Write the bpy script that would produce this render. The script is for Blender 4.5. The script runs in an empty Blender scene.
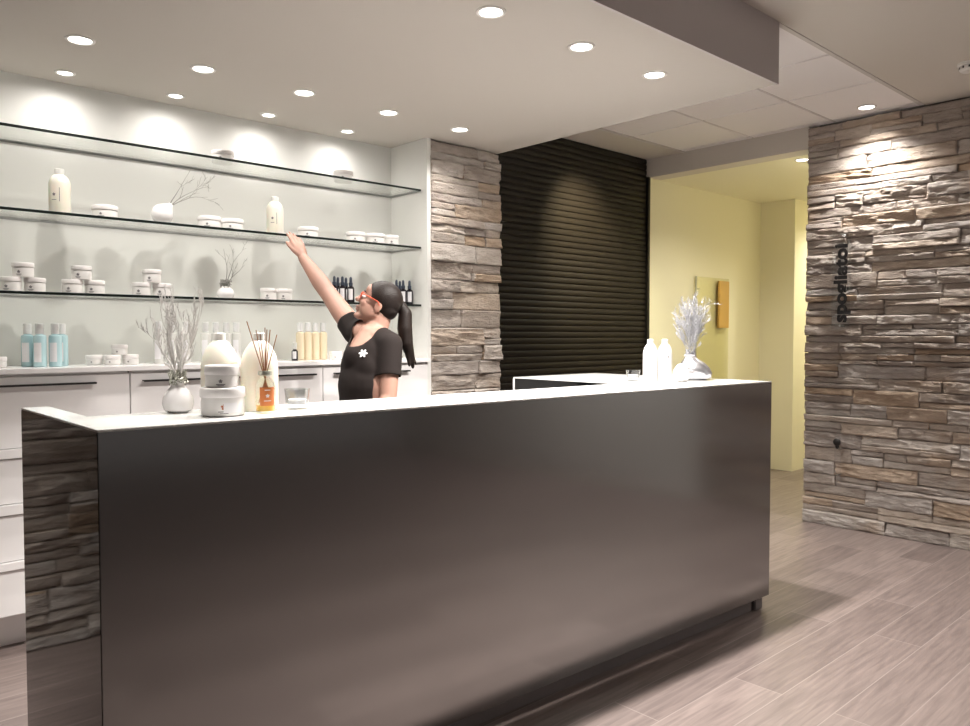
import bpy, bmesh, math, random
from mathutils import Vector, Matrix, noise
from mathutils.bvhtree import BVHTree

SC = bpy.context.scene
COL = SC.collection
PI = math.pi
random.seed(7)

# ------------------------------------------------------------------ materials
def mat(name, color=(.8, .8, .8), rough=.5, metal=0.0, spec=.5, ior=1.5, trans=0.0, coat=0.0, emis=None, estr=0.0, sub=0.0):
    m = bpy.data.materials.new(name); m.use_nodes = True
    b = m.node_tree.nodes['Principled BSDF']
    b.inputs['Base Color'].default_value = (*color, 1)
    b.inputs['Roughness'].default_value = rough
    b.inputs['Metallic'].default_value = metal
    b.inputs['Specular IOR Level'].default_value = spec
    b.inputs['IOR'].default_value = ior
    b.inputs['Transmission Weight'].default_value = trans
    b.inputs['Coat Weight'].default_value = coat
    b.inputs['Subsurface Weight'].default_value = sub
    if emis:
        b.inputs['Emission Color'].default_value = (*emis, 1)
        b.inputs['Emission Strength'].default_value = estr
    return m

def nodes(m):
    nt = m.node_tree
    return nt, nt.nodes['Principled BSDF'], nt.nodes, nt.links

def bumpy(m, scale=60, strength=.1, dist=.01, detail=4):
    nt, b, N, L = nodes(m)
    tc = N.new('ShaderNodeTexCoord'); n = N.new('ShaderNodeTexNoise'); bp = N.new('ShaderNodeBump')
    n.inputs['Scale'].default_value = scale; n.inputs['Detail'].default_value = detail
    bp.inputs['Strength'].default_value = strength; bp.inputs['Distance'].default_value = dist
    L.new(tc.outputs['Object'], n.inputs['Vector']); L.new(n.outputs['Fac'], bp.inputs['Height'])
    L.new(bp.outputs['Normal'], b.inputs['Normal'])
    return m

def thin_glass(name, tint=(.97, .98, .97), f0=1.5, rough=0.0):
    m = bpy.data.materials.new(name); m.use_nodes = True
    nt = m.node_tree; N = nt.nodes; L = nt.links; N.clear()
    out = N.new('ShaderNodeOutputMaterial'); mx = N.new('ShaderNodeMixShader')
    t = N.new('ShaderNodeBsdfTransparent'); g = N.new('ShaderNodeBsdfGlossy'); lw = N.new('ShaderNodeLayerWeight'); pw = N.new('ShaderNodeMath'); fr = N.new('ShaderNodeMath')
    lw.inputs['Blend'].default_value = .5; pw.operation = 'POWER'; pw.inputs[1].default_value = 4.0
    L.new(lw.outputs['Facing'], pw.inputs[0]); L.new(pw.outputs[0], fr.inputs[0]); fr.operation = 'MULTIPLY_ADD'
    fr.inputs[1].default_value = .75; fr.inputs[2].default_value = ((f0 - 1) / (f0 + 1)) ** 2
    t.inputs['Color'].default_value = (*tint, 1); g.inputs['Roughness'].default_value = rough
    g.inputs['Color'].default_value = (.95, .95, .95, 1)
    L.new(fr.outputs[0], mx.inputs[0]); L.new(t.outputs[0], mx.inputs[1]); L.new(g.outputs[0], mx.inputs[2])
    L.new(mx.outputs[0], out.inputs['Surface'])
    return m

M = {}
M['wall'] = bumpy(mat('wall_paint', (.755, .755, .73), .75), 180, .05, .003)
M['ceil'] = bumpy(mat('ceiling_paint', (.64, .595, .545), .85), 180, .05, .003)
M['soffit'] = bumpy(mat('ceiling_paint_dimmed', (.49, .455, .415), .85), 180, .05, .003)  # ceiling paint with shade put into its colour, countering bright bounce light
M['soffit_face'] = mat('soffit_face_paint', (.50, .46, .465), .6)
M['tile'] = bumpy(mat('ceiling_tile', (.93, .90, .91), .85), 300, .1, .002)
M['tbar'] = mat('ceiling_grid', (.62, .58, .57), .5)
M['yellow'] = bumpy(mat('corridor_paint', (.84, .80, .62), .65), 180, .04, .003)
M['white_gloss'] = mat('white_lacquer', (.89, .875, .875), .18)
M['top_gloss'] = mat('white_glass_top', (.88, .88, .87), .08, ior=1.55)
M['brown_gloss'] = mat('brown_lacquered_glass', (.052, .042, .038), .045, ior=1.55)
M['brown_lacquer'] = mat('brown_lacquer', (.054, .043, .042), .14, ior=4.0)
M['black_gloss'] = mat('black_glass', (.004, .005, .005), .08)
M['plinth'] = mat('plinth_metal', (.26, .235, .235), .35, metal=.3)
M['dark_metal'] = mat('dark_metal', (.02, .018, .018), .35, metal=.6)
M['steel'] = mat('brushed_steel', (.6, .59, .58), .28, metal=1)
M['louvre'] = mat('dark_slat', (.0105, .0075, .006), .42, spec=.2)
M['lamp'] = mat('lamp_glow', (1, 1, 1), .4, emis=(1, .95, .88), estr=9)
M['ring'] = mat('lamp_ring', (.8, .78, .76), .35)
M['ceramic'] = mat('white_plastic', (.84, .82, .80), .3)
M['ceramic_pink'] = mat('white_lid', (.86, .83, .82), .28)
M['white_pp'] = mat('white_bottle_plastic', (.70, .69, .67), .35)
M['cream'] = mat('cream_bottle', (.86, .83, .72), .3, sub=.15)
M['cream_cap'] = mat('white_cap', (.88, .87, .84), .3)
M['print_red'] = mat('print_terracotta', (.42, .13, .06), .5)
M['print_grey'] = mat('print_grey', (.18, .17, .18), .5)
M['label_white'] = mat('paper_label', (.85, .84, .86), .5)
M['label_orange'] = mat('orange_label', (.62, .19, .05), .5)
M['blue'] = mat('blue_liquid', (.47, .67, .71), .2)
M['clear_cap'] = mat('translucent_cap', (.80, .80, .80), .25)
M['amber_pale'] = mat('pale_amber', (.80, .69, .50), .25)
M['clearish'] = mat('clear_bottle', (.72, .72, .69), .15)
M['dark_bottle'] = mat('dark_bottle', (.012, .009, .014), .15)
M['dropper'] = mat('dropper_cap', (.035, .045, .07), .4)
M['amber'] = mat('amber_oil', (.80, .47, .06), .15)
M['reed'] = mat('reed', (.42, .20, .10), .7)
M['collar'] = mat('diffuser_collar', (.42, .42, .36), .35, metal=.5)
M['glass'] = thin_glass('thin_glass', (.97, .98, .97), 1.45)
M['glass_cup'] = thin_glass('fluted_glass', (.80, .81, .81), 1.7)
M['glass_shelf'] = thin_glass('shelf_glass', (.945, .955, .945), 1.5)
M['glass_edge'] = mat('shelf_glass_edge', (.006, .012, .011), .25)
M['glass_sign'] = thin_glass('acrylic', (.93, .93, .93), 1.5)
M['glass_olive'] = thin_glass('tinted_glass', (.93, .925, .83), 1.5)
M['frost'] = mat('frosted_glass', (.86, .84, .84), .2)
M['silver'] = mat('silver_paint', (.62, .62, .65), .25, metal=.85)
M['silver_twig'] = mat('silver_twig', (.34, .34, .36), .45, metal=.4)
M['dry_twig'] = mat('pale_twig', (.66, .64, .62), .6)
M['grey_twig'] = mat('grey_twig', (.30, .29, .27), .7)
M['orange_panel'] = mat('orange_plaque', (.60, .36, .09), .4)
M['skin'] = mat('skin', (.36, .200, .150), .55, sub=.06)
M['lip'] = mat('lip', (.48, .17, .15), .45)
M['hair'] = mat('hair', (.012, .007, .0055), .5, spec=.25)
M['shirt'] = bumpy(mat('dark_jersey', (.016, .0115, .0105), .85, spec=.2), 500, .2, .001)
M['trousers'] = mat('black_cloth', (.015, .014, .015), .85)
M['shoe'] = mat('shoe_leather', (.02, .018, .018), .4)
M['glasses'] = mat('red_frame', (.55, .10, .05), .3)
M['eye'] = mat('eye_white', (.8, .78, .75), .2)
M['black'] = mat('black_print', (.012, .010, .010), .5)
M['rubber'] = mat('black_rubber', (.012, .012, .012), .6)

def hair_bump(m):
    nt, b, N, L = nodes(m)
    tc = N.new('ShaderNodeTexCoord'); mp = N.new('ShaderNodeMapping'); n = N.new('ShaderNodeTexNoise'); bp = N.new('ShaderNodeBump')
    mp.inputs['Rotation'].default_value = (0, .35, math.radians(42)); mp.inputs['Scale'].default_value = (14, 260, 260)
    n.inputs['Scale'].default_value = 1; n.inputs['Detail'].default_value = 3
    bp.inputs['Strength'].default_value = .35; bp.inputs['Distance'].default_value = .004
    L.new(tc.outputs['Object'], mp.inputs[0]); L.new(mp.outputs[0], n.inputs['Vector']); L.new(n.outputs['Fac'], bp.inputs['Height']); L.new(bp.outputs[0], b.inputs['Normal'])
    return m
hair_bump(M['hair'])
def stone_material():
    m = mat('ledge_stone', (.4, .35, .3), .86, spec=.3)
    nt, b, N, L = nodes(m)
    geo = N.new('ShaderNodeNewGeometry'); tc = N.new('ShaderNodeTexCoord')
    r1 = N.new('ShaderNodeValToRGB')
    e = r1.color_ramp.elements
    e[0].position = 0; e[0].color = (.45, .405, .37, 1); e[1].position = 1; e[1].color = (.71, .67, .63, 1)
    for p, c in ((.2, (.57, .51, .46, 1)), (.4, (.50, .46, .435, 1)), (.58, (.66, .61, .56, 1)), (.72, (.57, .45, .34, 1)), (.82, (.60, .575, .56, 1))):
        el = e.new(p); el.color = c
    L.new(geo.outputs['Random Per Island'], r1.inputs['Fac'])
    mp = N.new('ShaderNodeMapping'); mp.inputs['Scale'].default_value = (3, 3, 12)
    L.new(tc.outputs['Object'], mp.inputs['Vector'])
    n1 = N.new('ShaderNodeTexNoise'); n1.inputs['Scale'].default_value = 2.2; n1.inputs['Detail'].default_value = 6
    L.new(mp.outputs[0], n1.inputs['Vector'])
    r2 = N.new('ShaderNodeValToRGB'); e = r2.color_ramp.elements
    e[0].position = .3; e[0].color = (.62, .55, .50, 1); e[1].position = .72; e[1].color = (1.12, 1.10, 1.08, 1)
    L.new(n1.outputs['Fac'], r2.inputs['Fac'])
    mul = N.new('ShaderNodeMix'); mul.data_type = 'RGBA'; mul.blend_type = 'MULTIPLY'; mul.inputs[0].default_value = .8
    L.new(r1.outputs[0], mul.inputs[6]); L.new(r2.outputs[0], mul.inputs[7])
    # rusty patches of their own
    n3 = N.new('ShaderNodeTexNoise'); n3.inputs['Scale'].default_value = 3.1; n3.inputs['Detail'].default_value = 3
    L.new(tc.outputs['Object'], n3.inputs['Vector'])
    r3 = N.new('ShaderNodeValToRGB'); r3.color_ramp.elements[0].position = .58; r3.color_ramp.elements[1].position = .75
    L.new(n3.outputs['Fac'], r3.inputs['Fac'])
    mx = N.new('ShaderNodeMix'); mx.data_type = 'RGBA'
    mf = N.new('ShaderNodeMath'); mf.operation = 'MULTIPLY'; mf.inputs[1].default_value = .45
    L.new(r3.outputs[0], mf.inputs[0]); L.new(mf.outputs[0], mx.inputs[0])
    L.new(mul.outputs[2], mx.inputs[6]); mx.inputs[7].default_value = (.47, .32, .20, 1)
    L.new(mx.outputs[2], b.inputs['Base Color'])
    n2 = N.new('ShaderNodeTexNoise'); n2.inputs['Scale'].default_value = 12; n2.inputs['Detail'].default_value = 7; n2.inputs['Roughness'].default_value = .65
    L.new(mp.outputs[0], n2.inputs['Vector'])
    bp = N.new('ShaderNodeBump'); bp.inputs['Strength'].default_value = .8; bp.inputs['Distance'].default_value = .025
    L.new(n2.outputs['Fac'], bp.inputs['Height']); L.new(bp.outputs[0], b.inputs['Normal'])
    return m
M['stone'] = stone_material()
M['mortar'] = mat('stone_backing', (.10, .085, .075), .9)

def floor_material():
    m = mat('oak_floor', (.3, .25, .22), .38)
    nt, b, N, L = nodes(m)
    tc = N.new('ShaderNodeTexCoord')
    br = N.new('ShaderNodeTexBrick')
    br.offset = .37; br.offset_frequency = 2
    br.inputs['Scale'].default_value = 1; br.inputs['Brick Width'].default_value = 1.35; br.inputs['Row Height'].default_value = .19
    br.inputs['Mortar Size'].default_value = .0022; br.inputs['Mortar Smooth'].default_value = .3
    br.inputs['Color1'].default_value = (.0, .0, .0, 1); br.inputs['Color2'].default_value = (1, 1, 1, 1); br.inputs['Mortar'].default_value = (.5, .5, .5, 1)
    L.new(tc.outputs['Object'], br.inputs['Vector'])
    r1 = N.new('ShaderNodeValToRGB'); e = r1.color_ramp.elements
    e[0].color = (.185, .148, .138, 1); e[1].color = (.272, .222, .206, 1)
    L.new(br.outputs['Color'], r1.inputs['Fac'])
    mp = N.new('ShaderNodeMapping'); mp.inputs['Scale'].default_value = (2.0, 27, 1)
    L.new(tc.outputs['Object'], mp.inputs['Vector'])
    n = N.new('ShaderNodeTexNoise'); n.inputs['Scale'].default_value = 2; n.inputs['Detail'].default_value = 6; n.inputs['Distortion'].default_value = .6
    L.new(mp.outputs[0], n.inputs['Vector'])
    r2 = N.new('ShaderNodeValToRGB'); e = r2.color_ramp.elements
    e[0].position = .3; e[0].color = (.68, .66, .66, 1); e[1].position = .72; e[1].color = (1.16, 1.14, 1.12, 1)
    L.new(n.outputs['Fac'], r2.inputs['Fac'])
    mul = N.new('ShaderNodeMix'); mul.data_type = 'RGBA'; mul.blend_type = 'MULTIPLY'; mul.inputs[0].default_value = .9
    L.new(r1.outputs[0], mul.inputs[6]); L.new(r2.outputs[0], mul.inputs[7])
    mx = N.new('ShaderNodeMix'); mx.data_type = 'RGBA'
    L.new(br.outputs['Fac'], mx.inputs[0]); L.new(mul.outputs[2], mx.inputs[6]); mx.inputs[7].default_value = (.31, .26, .24, 1)
    L.new(mx.outputs[2], b.inputs['Base Color'])
    bp = N.new('ShaderNodeBump'); bp.inputs['Strength'].default_value = .12; bp.inputs['Distance'].default_value = .003
    L.new(n.outputs['Fac'], bp.inputs['Height']); L.new(bp.outputs[0], b.inputs['Normal'])
    return m
M['floor'] = floor_material()

# ------------------------------------------------------------------ object helpers
def link(name, me, m=None, parent=None, loc=None):
    o = bpy.data.objects.new(name, me); COL.objects.link(o)
    if m is not None:
        for x in (m if isinstance(m, (list, tuple)) else [m]): me.materials.append(x)
    if parent is not None: o.parent = parent
    if loc is not None: o.location = loc
    return o

def bm_obj(name, bm, m=None, parent=None, smooth=None, loc=None):
    me = bpy.data.meshes.new(name)
    bmesh.ops.recalc_face_normals(bm, faces=bm.faces)
    if smooth is not None:
        for f in bm.faces: f.smooth = True
        for e in bm.edges:
            if len(e.link_faces) == 2 and e.calc_face_angle(0) > smooth: e.smooth = False
    bm.to_mesh(me); bm.free()
    return link(name, me, m, parent, loc)

def tag(o, label, cat, group=None):
    o['label'] = label; o['category'] = cat
    if group: o['group'] = group
    return o

def thing(name, label, cat, loc=(0, 0, 0), rz=0, group=None):
    o = bpy.data.objects.new(name, None); COL.objects.link(o)
    o.location = loc; o.rotation_euler = (0, 0, rz); o.empty_display_size = .05
    return tag(o, label, cat, group)

def struct(o):
    o['kind'] = 'structure'; return o

def dup(root, loc, rz=None, label=None, group=None):
    r = root.copy(); COL.objects.link(r); r.location = loc
    if rz is not None: r.rotation_euler = (0, 0, rz)
    if label: r['label'] = label
    if group: r['group'] = group
    for ch in list(root.children):
        c = ch.copy(); COL.objects.link(c); c.parent = r
        for g in list(ch.children):
            d = g.copy(); COL.objects.link(d); d.parent = c
    return r

# ------------------------------------------------------------------ mesh helpers
def box(bm, x0, y0, z0, x1, y1, z1, bev=0):
    r = bmesh.ops.create_cube(bm, size=1)
    for v in r['verts']:
        v.co = Vector(((x0 + x1) / 2 + v.co.x * (x1 - x0), (y0 + y1) / 2 + v.co.y * (y1 - y0), (z0 + z1) / 2 + v.co.z * (z1 - z0)))
    if bev:
        es = list({e for v in r['verts'] for e in v.link_edges})
        bmesh.ops.bevel(bm, geom=es, offset=bev, segments=2, affect='EDGES')
    return bm

def prism(bm, pts, z0, z1, bev=0):
    a = [bm.verts.new((x, y, z0)) for x, y in pts]; b = [bm.verts.new((x, y, z1)) for x, y in pts]
    n = len(pts); fs = [bm.faces.new(a[::-1]), bm.faces.new(b)]
    for i in range(n): fs.append(bm.faces.new((a[i], a[(i + 1) % n], b[(i + 1) % n], b[i])))
    if bev:
        bmesh.ops.recalc_face_normals(bm, faces=fs)
        bmesh.ops.bevel(bm, geom=list({e for f in fs for e in f.edges}), offset=bev, segments=2, affect='EDGES')
    return bm

def lathe(bm, prof, seg=32, center=(0, 0), sx=1, sy=1, tilt=None):
    rings = []
    for r, z in prof:
        if r < 1e-5: rings.append([bm.verts.new((center[0], center[1], z))])
        else: rings.append([bm.verts.new((center[0] + r * sx * math.cos(2 * PI * i / seg), center[1] + r * sy * math.sin(2 * PI * i / seg), z)) for i in range(seg)])
    for A, B in zip(rings, rings[1:]):
        for i in range(seg):
            j = (i + 1) % seg
            if len(A) == 1 and len(B) == 1: continue
            if len(A) == 1: bm.faces.new((A[0], B[i], B[j]))
            elif len(B) == 1: bm.faces.new((A[i], A[j], B[0]))
            else: bm.faces.new((A[i], A[j], B[j], B[i]))
    return bm

def tube(bm, pts, rad, seg=8, caps=True):
    pts = [Vector(p) for p in pts]
    if not hasattr(rad, '__len__'): rad = [rad] * len(pts)
    rings = []; up = Vector((0, 0, 1)); px = None
    for i, p in enumerate(pts):
        d = (pts[min(i + 1, len(pts) - 1)] - pts[max(i - 1, 0)]).normalized()
        if px is None:
            px = d.cross(up)
            if px.length < 1e-3: px = d.cross(Vector((1, 0, 0)))
        else: px = px - d * px.dot(d)
        px.normalize(); py = d.cross(px)
        rings.append([bm.verts.new(p + (px * math.cos(2 * PI * k / seg) + py * math.sin(2 * PI * k / seg)) * rad[i]) for k in range(seg)])
    for A, B in zip(rings, rings[1:]):
        for k in range(seg): bm.faces.new((A[k], A[(k + 1) % seg], B[(k + 1) % seg], B[k]))
    if caps:
        bm.faces.new(rings[0][::-1]); bm.faces.new(rings[-1])
    return bm

def capsule(bm, a, b, ra, rb, seg=20):
    a, b = Vector(a), Vector(b); d = (b - a); L = d.length; d.normalize()
    q = Vector((0, 0, 1)).rotation_difference(d).to_matrix()
    prof = [(ra * math.cos(t), -ra * math.sin(t) * 1.0) for t in [PI / 2 - k * PI / 12 for k in range(0, 7)]]
    prof += [(rb * math.cos(t), L + rb * math.sin(t)) for t in [k * PI / 12 for k in range(0, 7)]]
    n0 = len(bm.verts)
    prof = [(max(r, 0) if r > 1e-6 else 0, z) for r, z in prof]
    bm.verts.ensure_lookup_table(); before = set(bm.verts)
    lathe(bm, prof, seg)
    for v in bm.verts:
        if v not in before: v.co = a + q @ v.co
    return bm

def ellipsoid(bm, c, r, rot=None, seg=24):
    before = set(bm.verts)
    bmesh.ops.create_uvsphere(bm, u_segments=seg, v_segments=seg // 2, radius=1)
    for v in bm.verts:
        if v not in before:
            p = Vector((v.co.x * r[0], v.co.y * r[1], v.co.z * r[2]))
            v.co = Vector(c) + (rot @ p if rot is not None else p)
    return bm

def eval_mesh(bm, mods):
    """fuse the pieces of bm into one skin and return a new bmesh"""
    me = bpy.data.meshes.new('tmp'); bmesh.ops.recalc_face_normals(bm, faces=bm.faces); bm.to_mesh(me); bm.free()
    o = bpy.data.objects.new('tmp', me); COL.objects.link(o)
    for kind, props in mods:
        md = o.modifiers.new(kind, kind)
        for k, v in props.items(): setattr(md, k, v)
    dg = bpy.context.evaluated_depsgraph_get()
    ev = o.evaluated_get(dg); m2 = bpy.data.meshes.new_from_object(ev)
    bpy.data.objects.remove(o); bpy.data.meshes.remove(me)
    out = bmesh.new(); out.from_mesh(m2); bpy.data.meshes.remove(m2)
    return out

def fuse(bm, vox=.006, it=4):
    return eval_mesh(bm, [('REMESH', dict(mode='VOXEL', voxel_size=vox)), ('SMOOTH', dict(factor=.5, iterations=it))])

# ------------------------------------------------------------------ camera
cam = bpy.data.cameras.new('camera'); co = bpy.data.objects.new('camera', cam); COL.objects.link(co)
cam.sensor_width = 36; cam.lens = 776.07 * 36 / 970
Xc = Vector((847, 28, -776.067)).normalized(); Yc = Vector((-712, 28, -776.067)).normalized(); Zc = Xc.cross(Yc).normalized()
Rm = Matrix((Xc, Yc, Zc))            # rows: world axes in camera space
co.matrix_world = Matrix.Translation((0, 0, 1.32)) @ Rm.to_4x4()
SC.camera = co

# ------------------------------------------------------------------ room numbers (metres)
XR = 5.372; YL = 3.85; ZC = 2.77; ZS = 2.485; YN = 4.0; YP = 3.64; YF = 1.77

# floor
bm = bmesh.new(); box(bm, -3.2, -4.6, -.08, 10, 4.2, 0)
struct(bm_obj('floor', bm, M['floor']))
# plaster ceiling and lowered ceiling above the counter
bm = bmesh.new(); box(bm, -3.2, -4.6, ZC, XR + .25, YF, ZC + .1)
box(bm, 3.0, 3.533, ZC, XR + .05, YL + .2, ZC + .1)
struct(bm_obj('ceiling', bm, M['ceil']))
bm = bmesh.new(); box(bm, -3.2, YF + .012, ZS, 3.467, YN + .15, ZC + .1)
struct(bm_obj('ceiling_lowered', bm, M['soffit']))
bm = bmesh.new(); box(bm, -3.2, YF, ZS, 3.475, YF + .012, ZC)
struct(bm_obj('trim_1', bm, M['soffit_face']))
# tiled ceiling field (tiles with a slim grid between)
bm = bmesh.new()
xs = [3.46, 4.075, 4.69, 5.305, XR + .03]; ys = [YF + .02, 2.335, 2.93, 3.515]
g = .007
for i in range(4):
    for j in range(3):
        box(bm, xs[i] + g, ys[j] + g, ZC + .004, xs[i + 1] - g, ys[j + 1] - g, ZC + .03, .003)
struct(bm_obj('ceiling_tiles', bm, M['tile']))
bm = bmesh.new(); box(bm, 3.46, YF, ZC + .010, XR + .05, 3.533, ZC + .05)
box(bm, 3.47, YF, ZC - .004, XR, YF + .024, ZC + .02); box(bm, 3.47, 3.513, ZC - .003, XR, 3.533, ZC + .02)
struct(bm_obj('ceiling_grid', bm, M['tbar']))

# niche
bm = bmesh.new(); box(bm, .30, YN, 0, 3.0, YN + .15, ZS + .02)
struct(bm_obj('wall_back', bm, M['wall']))
bm = bmesh.new(); box(bm, 2.872, YP + .0, 0, 2.90, YN, ZS)
struct(bm_obj('wall_niche_right', bm, M['wall']))
bm = bmesh.new(); box(bm, .36, YP + .01, 0, .40, YN, ZS)
struct(bm_obj('wall_niche_left', bm, M['wall']))
bm = bmesh.new(); box(bm, 2.9, YP + .03, 0, 3.46, YL + .2, ZS)
struct(bm_obj('wall_pillar_core', bm, M['mortar']))
bm = bmesh.new(); box(bm, 3.3, YL + .05, 0, XR + .1, YL + .2, ZC)
struct(bm_obj('wall_behind_slats', bm, M['louvre']))
bm = bmesh.new(); box(bm, -3.2, YP + .03, 0, .36, YN + .15, ZS)
struct(bm_obj('wall_left_core', bm, M['mortar']))
bm = bmesh.new(); box(bm, -3.3, -4.6, 0, -3.2, YN + .15, ZC)
struct(bm_obj('wall_side', bm, M['wall']))
bm = bmesh.new(); box(bm, XR - .02, -4.6, 0, XR + .22, 0.0, ZC)
struct(bm_obj('wall_right_plaster', bm, M['wall']))
bm = bmesh.new(); box(bm, XR + .025, 0.001, 0, XR + .22, 2.50, ZC)
struct(bm_obj('wall_right_core', bm, M['mortar']))

# stacked ledge stone
def stone_wall(name, origin, u, n, W, H, seed, zones, hs=(.045, .06, .075, .09, .10), ws=(.16, .62), amp=.62):
    """origin: lower corner; u: along the wall; n: outward; zones: (u0, u1, du, dv)"""
    rnd = random.Random(seed); O = Vector(origin); u = Vector(u); n = Vector(n); up = Vector((0, 0, 1))
    V = []; F = []
    def stone(u0, u1, z0, z1):
        du, dv = zones[-1][2:]
        for a, b, p, q in zones:
            if a <= (u0 + u1) / 2 < b: du, dv = p, q
        nu = max(3, round((u1 - u0) / du)); nv = max(3, round((z1 - z0) / dv))
        base = rnd.uniform(-.006, .026) * amp; tu = rnd.uniform(-.012, .012) * amp; tv = rnd.uniform(-.010, .010) * amp
        sd = rnd.uniform(0, 100); rough = rnd.uniform(.5, 1.3)
        s0 = len(V); g = .0015
        for j in range(nv + 1):
            for i in range(nu + 1):
                a = u0 + g + (u1 - u0 - 2 * g) * i / nu; z = z0 + g + (z1 - z0 - 2 * g) * j / nv
                fa = i / nu - .5; fz = j / nv - .5
                w = Vector((a * 8, sd, z * 15 + a * 2.0))
                nn = noise.fractal(w, .9, 2.0, 4)
                rid = 1 - abs(noise.noise(Vector((a * 4.2, sd + 31, z * 34 + a * 3)))) * 2
                fine = noise.noise(Vector((a * 38, sd, z * 70)))
                d = base + tu * fa * 2 + tv * fz * 2 + (nn * .018 + rid * .010 * rough + fine * .007) * rough * amp
                edge = min(i, nu - i, 3 * j, 3 * (nv - j))
                je = 0
                if i in (0, nu) or j in (0, nv):
                    d -= (.005 + .008 * abs(noise.noise(Vector((a * 25, sd + 7, z * 25)))))
                    je = .0025 * noise.noise(Vector((a * 22, sd + 3, z * 22)))
                V.append(O + u * (a + (je if i in (0, nu) else 0)) + up * (z + (je if j in (0, nv) else 0)) + n * d)
        for j in range(nv):
            for i in range(nu):
                p = s0 + j * (nu + 1) + i
                F.append((p, p + 1, p + nu + 2, p + nu + 1))
        ring = [s0 + i for i in range(nu)] + [s0 + j * (nu + 1) + nu for j in range(nv)] + [s0 + nv * (nu + 1) + i for i in range(nu, 0, -1)] + [s0 + j * (nu + 1) for j in range(nv, 0, -1)]
        b0 = len(V)
        for k in ring:
            p = V[k]; V.append(p - n * ((p - O).dot(n) + .03))
        m = len(ring)
        for k in range(m): F.append((ring[k], b0 + k, b0 + (k + 1) % m, ring[(k + 1) % m]))
    z = 0.0
    while z < H - .012:
        h = rnd.choice(hs)
        if z + h > H - .035: h = H - z
        a = 0.0
        while a < W - .01:
            w = rnd.uniform(*ws)
            if a + w > W - .11: w = W - a
            if h > .07 and rnd.random() < .45:
                s = z + h * rnd.uniform(.38, .62)
                stone(a, a + w, z, s)
                if w > .35 and rnd.random() < .5:
                    k = a + w * rnd.uniform(.35, .65); stone(a, k, s, z + h); stone(k, a + w, s, z + h)
                else: stone(a, a + w, s, z + h)
            else: stone(a, a + w, z, z + h)
            a += w
        z += h
    me = bpy.data.meshes.new(name); me.from_pydata([tuple(v) for v in V], [], F); me.update()
    bm = bmesh.new(); bm.from_mesh(me); bpy.data.meshes.remove(me)
    return struct(bm_obj(name, bm, M['stone'], smooth=math.radians(32)))

stone_wall('wall_right', (XR, 2.512, 0), (0, -1, 0), (-1, 0, 0), 2.508, ZC - .012, 11,
           [(0, 1.75, .0105, .0075), (1.75, 9, .03, .015)])
stone_wall('wall_pillar', (2.897, YP, 0), (1, 0, 0), (0, -1, 0), .575, ZS - .006, 23, [(0, 9, .010, .008)],
           hs=(.05, .07, .085, .095, .11), ws=(.14, .48))
stone_wall('wall_left', (-2.3, YP, 0), (1, 0, 0), (0, -1, 0), 2.69, ZS - .006, 5, [(0, 1.6, .05, .025), (1.6, 9, .013, .009)])

# slatted dark panel between pillar and corridor
t = thing('slatted_panel', 'dark brown wall panel of horizontal slats between stone pillar and yellow corridor', 'panel', (3.48, YL, 0))
bm = bmesh.new(); z = .01; pitch = .0445
while z < ZC - .02:
    h = min(pitch, ZC - .004 - z)
    prof = [(0, 0), (.05, -.004), (.16, -.0065), (.45, -.0078), (.74, -.0065), (.90, -.004), (.96, 0), (1.0, 0)]
    A = [bm.verts.new((0, y + .012, z + f * h)) for f, y in prof]; B = [bm.verts.new((XR - 3.48 - .03, y + .012, z + f * h)) for f, y in prof]
    for i in range(len(prof) - 1): bm.faces.new((A[i], A[i + 1], B[i + 1], B[i]))
    z += pitch
bm_obj('slat_field', bm, M['louvre'], t, smooth=math.radians(35))
bm = bmesh.new(); box(bm, XR - 3.48 - .03, -.014, 0, XR - 3.48 - .002, .03, ZC - .15); bm_obj('side_rail', bm, M['dark_metal'], t)

# corridor
bm = bmesh.new(); box(bm, XR, 2.506, 2.62, XR + .16, YL + .2, ZC + .1); struct(bm_obj('wall_lintel', bm, M['ceil']))
bm = bmesh.new(); box(bm, XR, YL, 0, 9.2, YL + .15, 2.62); struct(bm_obj('wall_corridor_left', bm, M['yellow']))
bm = bmesh.new(); box(bm, 7.234, 3.50, 0, 9.2, YL, 2.62); struct(bm_obj('wall_corridor_end', bm, M['yellow']))
bm = bmesh.new(); box(bm, XR + .221, 2.36, 0, 9.2, 2.5, 2.62); struct(bm_obj('wall_corridor_right', bm, M['yellow']))
bm = bmesh.new(); box(bm, 9.2, 2.36, 0, 9.3, 3.5, 2.62); struct(bm_obj('wall_corridor_far', bm, M['yellow']))
bm = bmesh.new(); box(bm, XR + .16, 2.36, 2.62, 9.3, YL + .15, 2.72); struct(bm_obj('ceiling_corridor', bm, M['yellow']))

# ------------------------------------------------------------------ lights and fixtures
def spot(name, loc, aim, W, deg, blend, color=(1, .952, .90), r=.03, parent=None):
    l = bpy.data.lights.new(name, 'SPOT'); l.energy = W; l.spot_size = math.radians(deg); l.spot_blend = blend
    l.color = color; l.shadow_soft_size = r
    o = bpy.data.objects.new(name, l); COL.objects.link(o)
    d = (Vector(aim) - Vector(loc)).normalized()
    o.rotation_euler = d.to_track_quat('-Z', 'Y').to_euler()
    if parent is not None: o.parent = parent; o.location = Vector(loc) - parent.location
    else: o.location = loc
    return o

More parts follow.
